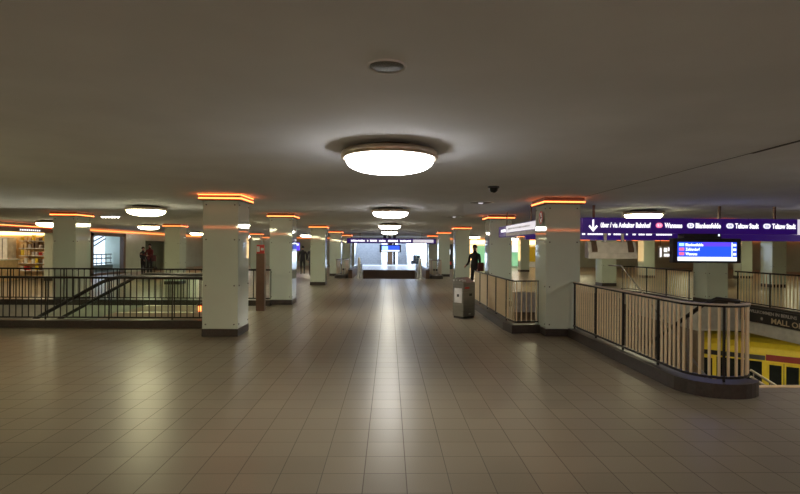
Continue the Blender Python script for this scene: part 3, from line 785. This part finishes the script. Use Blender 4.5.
# platform tubes on the underside of the slab
for i, (px, py) in enumerate(((12.2, 11.5), (12.2, 16.2), (8.0, 22.0), (5.5, 16.5), (-8, 12.4), (0, 33))):
    lab = ['nearest platform light under the slab by the train', 'second platform light under the slab by the train', 'third platform light under the slab by the train', 'platform light under the right stairs', 'light under the slab by the escalator', 'light below the far middle stairs'][i]
    z = SLAB if i not in (3, 4, 5) else LOW + 3.2
    if i in (3, 4): continue
    t = thing('tube_light', (px, py, z), lab, 'tube light', 'platform tube lights')
    if i == 5: px = 3.0; t.location.x = 3.0; z = SLAB; t.location.z = SLAB
    MB().box(px - .09, px + .09, py - .75, py + .75, z - .06, z).build('housing', M['white'], t)
    MB().box(px - .06, px + .06, py - .72, py + .72, z - .10, z - .06).build('tube', M['plat_tube'], t)
t = thing('tube_light', (-9, 13.9, SLAB), 'light on the back wall of the escalator well', 'tube light', 'platform tube lights')
MB().box(-10, -8, 14.42, 14.54, -1.4, -1.3).build('housing', M['white'], t)
MB().box(-9.95, -8.05, 14.38, 14.42, -1.39, -1.31).build('tube', M['plat_tube'], t)

# ------------------------------------------------------------------ litter bin and info post
bx, by = 1.76, 12.05; rot = math.radians(40)
t = thing('litter_bin', (bx, by, 0), 'stainless steel litter bin with slotted top in front of the right railing', 'bin')
def rotmb(mb):
    c, s = math.cos(rot), math.sin(rot)
    mb.v = [V((bx + (v.x * c - v.y * s), by + (v.x * s + v.y * c), v.z)) for v in mb.v]; return mb
wx, wy = .20, .165
rotmb(MB().box(-wx + .015, wx - .015, -wy + .015, wy - .015, 0, .05)).build('base', M['dark'], t)
rotmb(MB().prism([(-wy, .05), (wy, .05), (wy, .90), (.05, .945), (-wy, .83)], 0, -wx, wx)).build('body', M['steel_dull'], t)
# left face (local -x) carries the poster, the near-right face (local -y) a dark flap
rotmb(MB().box(-wx - .004, -wx, -.115, .115, .36, .70)).build('poster', M['white'], t)
rotmb(MB().box(-wx - .006, -wx - .004, -.03, .03, .50, .56)).build('poster_mark', M['dark'], t)
rotmb(MB().box(.0, .09, -wy - .006, -wy, .52, .575)).build('lock_plate', M['dark'], t)
rotmb(MB().box(-.02, .05, -wy - .005, -wy, .09, .115)).build('badge', M['white'], t)
rotmb(MB().box(-.15, .0, -wy - .004, -wy, .69, .73)).build('orange_label', M['red_sign'], t)
for k in range(4):
    u = -.14 + k * .09
    rotmb(MB().box(-wx - .010, -wx + .10, u - .012, u + .012, .87 - abs(u + .02) * .1, .90)).build('slot_bar', M['white' if k % 2 else 'grey_light'], t)

t = thing('info_post', (-3.26, 13.2, 0), 'brown post with a red and white sign on top, left of the second left column', 'post')
MB().box(-3.37, -3.16, 13.12, 13.30, 0, 1.46, bev=.01).build('post', M['brown_steel'], t)
MB().box(-3.36, -3.17, 13.12, 13.18, 1.46, 1.68).build('sign_board', M['red_sign'], t)
MB().box(-3.35, -3.28, 13.11, 13.12, 1.50, 1.64).box(-3.25, -3.18, 13.11, 13.12, 1.54, 1.60).build('sign_print', M['white'], t)

# ------------------------------------------------------------------ shop on the far left
t = thing('shop_canopy', (WX + .2, 21.8, 2.3), 'dark canopy of the warm lit shop with an orange light line on top', 'canopy')
MB().box(WX, WX + .55, 18.5, 24.0, 2.20, 2.36).build('canopy', M['wood'], t)
MB().box(WX + .48, WX + .52, 18.5, 24.0, 2.43, 2.46).build('light_line', M['orange'], t)
MB().box(WX, WX + .48, 18.5, 24.0, 2.36, 2.47).build('upper_board', M['housing'], t)
mb = MB()
for k in range(10): mb.box(WX + .55, WX + .556, 21.9 + k * .13, 21.98 + k * .13, 2.25, 2.31)
mb.build('lettering', M['sign_white'], t)
t = thing('shop_counter', (-17.6, 23, 0), 'shop counter behind the far left shop opening', 'counter')
MB().box(-18.0, -17.3, 20.2, 24.4, 0, .95).build('body', M['wall_tan'], t)
MB().box(-18.05, -17.25, 20.1, 24.45, .95, 1.0).build('worktop', M['white'], t)
t = thing('tall_cabinet', (-17.6, 25.1, 0), 'white tall cabinet standing inside the far left shop', 'cabinet')
MB().box(-18.55, -18.1, 24.8, 25.4, 0, 2.0, bev=.01).build('body', M['white'], t)
MB().box(-18.34, -18.32, 24.79, 24.8, .1, 1.95).build('door_joint', M['dark'], t)
shelf_cols = ['wall_tan', 'wall_tan', 'ochre', 'wood', 'white', 'grey', 'red_sign']
for k, nm in enumerate(('lowest', 'second lowest', 'middle', 'second highest', 'highest')):
    t = thing('wall_shelf', (-17.27, 25.6, .4 + k * .36), nm + ' of five tan goods shelves on the end wall of the far left shop', 'shelf', 'shop wall shelves')
    MB().box(-17.92, -16.63, 25.3, 25.6, .395 + k * .36, .418 + k * .36).build('board', M['wall_tan'], t)
    MB().box(-17.92, -16.63, 25.29, 25.30, .385 + k * .36, .42 + k * .36).build('price_rail', M['white'], t)
for k in range(5):
    for j in range(7):
        hh = random.uniform(.12, .28); xx = -17.85 + j * .175; z = .419 + k * .36
        g = MB().box(xx, xx + random.uniform(.10, .15), 25.33, 25.5, z, z + hh).build('carton', M[random.choice(shelf_cols)])
        tag(g, 'small coloured carton on the goods shelf in the far left shop', 'carton', 'cartons on the shop shelf')
t = thing('poster', (-16.5, 25.58, 1.9), 'row of warm lit menu panels above the shelf in the far left shop', 'poster')
MB().box(-19.8, -16.6, 25.5, 25.58, 2.12, 2.30).build('panel', M['warm_lit'], t)
t = thing('tube_light', (-18.5, 22.5, CEIL), 'warm tube light inside the far left shop', 'tube light')
MB().box(-20.5, -17, 22.4, 22.6, CEIL - .08, CEIL - .01).build('housing', M['white'], t)
MB().box(-20.4, -17.1, 22.43, 22.57, CEIL - .11, CEIL - .08).build('tube', M['warm_tube'], t)

# glazed front with a daylit view behind
w2 = struct('window_2', MB().box(WX - .2, WX + .04, 28.0, 28.22, 0, 2.36).box(WX - .2, WX + .04, 31.35, 31.6, 0, 2.36).box(WX - .2, WX + .04, 28.0, 31.6, 2.18, 2.36).box(WX - .2, WX + .04, 28.0, 31.6, 0, .12), M['wood'])
MB().box(WX - .11, WX - .10, 28.22, 31.35, .12, 2.18).build('window_pane', M['glass'], w2)
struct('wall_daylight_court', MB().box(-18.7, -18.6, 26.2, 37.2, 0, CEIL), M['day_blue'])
t = thing('stair_truss', (-19.5, 32, 0), 'dark slanting stair beams behind the glazed front', 'stair beams')
mb = MB()
for dzz in (0, .42, .84): mb.tube([(-18.3, 30.5, .95 + dzz), (-18.3, 33.6, 2.1 + dzz * .5)], .05, 6)
for k in range(9): mb.tube([(-18.0, 29.5 + k * .52, 0), (-18.0, 29.5 + k * .52, 1.1)], .03, 6)
for z in (.55, .85, 1.1): mb.tube([(-18.0, 29.2, z), (-18.0, 33.75, z)], .045, 6)
mb.box(-18.1, -17.9, 29.2, 33.75, 0, .45)
mb.build('beams', M['steel_dull'], t)
# railing inside the doorway
make_railing([(-16.4, 36.6), (-18.2, 37.6)], 'small dark railing inside the doorway behind the two people', M['black'], M['black'], M['black'], .2, 1.2, group='railings around the stair wells')

# green lit shop front at the right, far back
t = thing('kiosk', (10.5, 45.5, 0), 'distant green and white lit shop front between the right columns', 'shop')
MB().box(6.2, 15.5, 45.6, 45.95, 0, 2.4).build('wall', M['white'], t)
MB().box(6.3, 15.4, 45.45, 45.6, 2.0, 2.38).build('fascia', M['warm_lit'], t)
for a, b, z0, z1, k in ((7.85, 8.6, .3, 1.9, 'green_sign'), (10.6, 11.7, .1, 1.3, 'green_sign'), (10.9, 11.6, 1.35, 1.95, 'sign_badge'), (6.5, 7.7, .6, 1.9, 'warm_lit'), (12.4, 13.0, .5, 1.8, 'ochre'), (13.4, 14.2, .6, 1.8, 'warm_lit')):
    MB().box(a, b, 45.55, 45.6, z0, z1).build('lit_panel', M[k], t)
t = thing('ticket_machine', (5.6, 40, 0), 'dark ticket machine with a small lit screen right of the far stairs', 'ticket machine')
MB().box(4.15, 4.95, 40, 40.7, 0, 1.95, bev=.03).build('body', M['dark'], t)
MB().box(4.35, 4.75, 39.985, 40.0, 1.15, 1.55).build('screen', M['screen_white'], t)
MB().box(4.25, 4.85, 39.98, 40.0, .35, .6).build('tray', M['red_sign'], t)

# ------------------------------------------------------------------ far hall furniture
t = thing('staircase', (-2, 50, 0), 'pale stairs going up in the daylit hall at the far end', 'stairs')
steps(-3.35, -.75, 49.5, 0, .32, .165, 22, 0.25).build('steps', M['stair_grey'], t)
for s in (-3.4, -.72): MB().prism([(49.5, 0), (49.5, .5), (56.6, 4.2), (56.6, 3.5)], 0, s - .05, s + .05).build('stringer', M['white'], t)
mb = MB()
for k in range(2): mb.box(-3.2 + k * .1, -1.6 - k * .2, 50.6 + k * 1.0 - .02, 50.6 + k * 1.0, .72 + k * .5, .8 + k * .5)
t2 = thing('staircase', (1.4, 51, 0), 'narrow bluish stairs right of the dark pier in the far hall', 'stairs')
steps(.85, 1.75, 50.5, 0, .32, .165, 20, .25).build('steps', M['stair_grey'], t2)
MB().prism([(50.3, 0), (50.3, .9), (57, 4.4), (57, 3.4)], 0, 1.75, 1.85).build('balustrade', M['white'], t2)
t = thing('pier', (.2, 50, 0), 'dark brown pier below the far departure screen', 'pier')
MB().box(-.2, .35, 50, 50.6, 0, 2.3).build('cladding', M['wood'], t)
MB().box(.37, .62, 50.1, 50.5, 0, 2.3).build('post', M['dark'], t)
t = thing('bench', (2.6, 49.5, 0), 'dark low seat at the right of the far hall', 'bench')
MB().box(2.1, 3.0, 49.2, 49.7, .1, .45, bev=.03).build('seat', M['dark'], t)
MB().box(2.3, 3.0, 49.6, 49.75, .45, .95, bev=.03).build('backrest', M['dark'], t)
for xx in (2.2, 2.9): MB().box(xx, xx + .06, 49.3, 49.6, 0, .1).build('leg', M['steel_dull'], t)
t = thing('glass_screen', (3.2, 47, 0), 'upright glass screen with green edge at the right of the far hall', 'glass screen')
MB().box(2.5, 3.1, 47.2, 47.23, .06, 2.25).build('pane', M['glass'], t)
MB().box(2.46, 2.5, 47.17, 47.26, 0, 2.3).box(3.1, 3.14, 47.17, 47.26, 0, 2.3).build('frame', M['steel_dull'], t)

# ------------------------------------------------------------------ people
PM = {'skin': mat('skin', (0.55, 0.33, 0.24), .5), 'black': mat('black_cloth', (0.016, 0.015, 0.016), .8), 'navy': mat('dark_cloth', (0.03, 0.03, 0.04), .8),
      'maroon': mat('maroon_cloth', (0.16, 0.025, 0.025), .8), 'shoe': mat('shoe_leather', (0.02, 0.017, 0.015), .5), 'hair': mat('dark_hair', (0.025, 0.016, 0.012), .6),
      'brownhair': mat('reddish_hair', (0.16, 0.06, 0.03), .6), 'bag': mat('bag_cloth', (0.10, 0.02, 0.02), .7)}
def person(loc, rz, label, jacket, trousers, hair='hair', stride=0.0, arms=(0, 0), bend=(0, 0), bag=False, s=1.0):
    """one continuous skinned body; x right, y forward in its own frame"""
    pts = []; rad = []; edges = []; seg = []
    def P(x, y, z, rx, ry=None): pts.append((x, y, z)); rad.append((rx, ry or rx)); return len(pts) - 1
    def E(a, b, k): edges.append((a, b)); seg.append((a, b, k))
    pel = P(0, 0, .95, .15, .11); sp = P(0, .01, 1.12, .14, .10); ch = P(0, 0, 1.32, .165, .11); nb = P(0, -.01, 1.46, .075)
    nk = P(0, 0, 1.53, .052); hd = P(0, .02, 1.62, .076, .088); ht = P(0, .012, 1.71, .062, .07)
    E(pel, sp, jacket); E(sp, ch, jacket); E(ch, nb, jacket); E(nb, nk, 'skin'); E(nk, hd, 'skin'); E(hd, ht, 'skin')
    ns_ = P(0, .115, 1.605, .014); E(hd, ns_, 'skin')
    for sd, sw, arm, bd in ((-1, stride, arms[0], bend[0]), (1, -stride, arms[1], bend[1])):
        hp = P(sd * .09, 0, .90, .085); kn = P(sd * .10, .42 * math.sin(sw) + .02, .90 - .42 * math.cos(sw), .06)
        a2 = sw - (.5 if sw < 0 else .05) * abs(stride) * 2
        kx, ky, kz = pts[kn]; an = P(sd * .10, ky + .41 * math.sin(a2), max(.075, kz - .41 * math.cos(a2)), .042); ax, ay, az = pts[an]
        he = P(sd * .10, ay - .03, max(.035, az - .045), .036); to = P(sd * .115, ay + .15, max(.03, az - .05), .034)
        E(pel, hp, trousers); E(hp, kn, trousers); E(kn, an, trousers); E(an, he, 'shoe'); E(he, to, 'shoe')
        sh = P(sd * .19, 0, 1.41, .065); el = P(sd * .235, .29 * math.sin(arm), 1.41 - .29 * math.cos(arm), .045); ex, ey, ez = pts[el]
        a3 = arm + bd; wr = P(sd * (.235 - .05 * min(1, bd)), ey + .25 * math.sin(a3), ez - .25 * math.cos(a3), .03); wx_, wy_, wz = pts[wr]
        f = V((0, math.sin(a3 + .1), -math.cos(a3 + .1))); g = V((0, f.z, -f.y))
        pm = P(wx_, wy_ + f.y * .07, wz + f.z * .07, .030, .018)
        E(ch, sh, jacket); E(sh, el, jacket); E(el, wr, jacket); E(wr, pm, 'skin')
        for k, (off, ln) in enumerate(((-.03, .065), (-.01, .08), (.012, .075), (.032, .058))):
            q = V(pts[pm]) + g * off; a = P(*(q + f * ln * .55), .0095); b = P(*(q + f * ln + V((-sd * .02, 0, 0))), .008); E(pm, a, 'skin'); E(a, b, 'skin')
        q = V(pts[wr]) - g * .02 + f * .03; a = P(*(q - g * .03 + f * .02), .011); b = P(*(q - g * .04 + f * .055), .009); E(wr, a, 'skin'); E(a, b, 'skin')
    me = bpy.data.meshes.new('b'); me.from_pydata(pts, edges, [])
    ob = bpy.data.objects.new('b', me); C.objects.link(ob)
    ob.modifiers.new('s', 'SKIN').use_smooth_shade = True
    if not me.skin_vertices:
        bm = bmesh.new(); bm.from_mesh(me); bm.verts.layers.skin.verify(); bm.to_mesh(me); bm.free()
    for i, r in enumerate(rad):
        sv = me.skin_vertices[0].data[i]; sv.radius = r; sv.use_root = (i == 0)
    md = ob.modifiers.new('u', 'SUBSURF'); md.levels = 1; md.render_levels = 1
    bpy.context.view_layer.update()
    out = bpy.data.meshes.new_from_object(ob.evaluated_get(bpy.context.evaluated_depsgraph_get()))
    bpy.data.objects.remove(ob)
    keys = [jacket, trousers, 'skin', 'shoe']; keys = list(dict.fromkeys(keys)); out.materials.clear()
    for k in keys: out.materials.append(PM[k])
    sv = [(V(pts[a]), V(pts[b]), k, (rad[a][0] + rad[b][0]) / 2) for a, b, k in seg]
    for p in out.polygons:
        c = p.center; best = None
        for a, b, k, r in sv:
            d = b - a; u = max(0, min(1, (c - a).dot(d) / d.length_squared)); dd = (c - a - d * u).length - r
            if best is None or dd < best[0]: best = (dd, k)
        p.material_index = keys.index(best[1]); p.use_smooth = True
    root = bpy.data.objects.new('person', None); C.objects.link(root); root.location = loc; root.rotation_euler = (0, 0, rz); root.scale = (s, s, s); tag(root, label, 'person')
    out.name = 'body'; o = bpy.data.objects.new('body', out); C.objects.link(o); o.parent = root
    zmin = min(v.co.z for v in out.vertices); o.location.z = -zmin
    # hair cap over the skull
    hbm = bmesh.new(); bmesh.ops.create_uvsphere(hbm, u_segments=16, v_segments=10, radius=1)
    for v in list(hbm.verts):
        if v.co.z < -.35 or (v.co.y > .45 and v.co.z < .35): hbm.verts.remove(v)
    for v in hbm.verts: v.co = V((v.co.x * .088, v.co.y * .105 + .005, v.co.z * .105 + 1.675))
    hm = bpy.data.meshes.new('hair'); hbm.to_mesh(hm); hbm.free(); hm.materials.append(PM[hair])
    h = bpy.data.objects.new('hair', hm); C.objects.link(h); h.parent = root; h.location.z = -zmin
    md = h.modifiers.new('t', 'SOLIDIFY'); md.thickness = .012
    for sd in (-1, 1):
        e = bmesh.new(); bmesh.ops.create_uvsphere(e, u_segments=8, v_segments=6, radius=.011, matrix=Matrix.Translation((sd * .033, .098, 1.635)))
        em = bpy.data.meshes.new('eye'); e.to_mesh(em); e.free(); em.materials.append(PM['hair'])
        eo = bpy.data.objects.new('eye', em); C.objects.link(eo); eo.parent = root; eo.location.z = -zmin
    if bag:
        bb = MB().box(-.30, -.20, -.16, .14, .80, 1.12, bev=.03); bo = bb.build('shoulder_bag', PM['bag']); bo.parent = root
        sb = MB().tube([(-.24, .13, 1.1), (-.12, .12, 1.44), (.0, .0, 1.50), (-.12, -.12, 1.40), (-.24, -.15, 1.1)], .014, 6).build('bag_strap', PM['bag'], bo)
    return root
person((-5.18, 31.0, 0), .15, 'person in dark clothes walking away down the corridor, left of the middle', 'black', 'black', stride=.30, arms=(-.3, .3), bend=(.2, .2), bag=False, s=.98)
person((-4.45, 29.6, 0), -.1, 'dark clothed person half hidden behind the third left column', 'black', 'navy', stride=.1, arms=(.1, -.1), bend=(.2, .2), s=.98)
person((-13.15, 28.6, 0), PI * .9, 'taller person in maroon and black standing near the dark doorway, on the right of two', 'maroon', 'black', arms=(.3, .4), bend=(1.2, 1.3), bag=True)
person((-13.62, 28.8, 0), -PI * .6, 'shorter dark clothed person standing near the doorway, on the left of two', 'navy', 'black', arms=(.1, .1), bend=(.4, .8), s=.9)
person((3.12, 18.7, 0), PI * .75, 'person in dark top with reddish hair standing behind the litter bin railing', 'black', 'navy', hair='brownhair', arms=(.05, .15), bend=(.3, .9), bag=True)

# ------------------------------------------------------------------ world and view
wd = bpy.data.worlds.new('world'); bpy.context.scene.world = wd; wd.use_nodes = True
wd.node_tree.nodes['Background'].inputs[0].default_value = (0.02, 0.02, 0.02, 1); wd.node_tree.nodes['Background'].inputs[1].default_value = 0.2
vs = bpy.context.scene.view_settings
vs.view_transform = 'Standard'; vs.look = 'None'; vs.gamma = 1; vs.use_curve_mapping = False; vs.exposure = 1.3
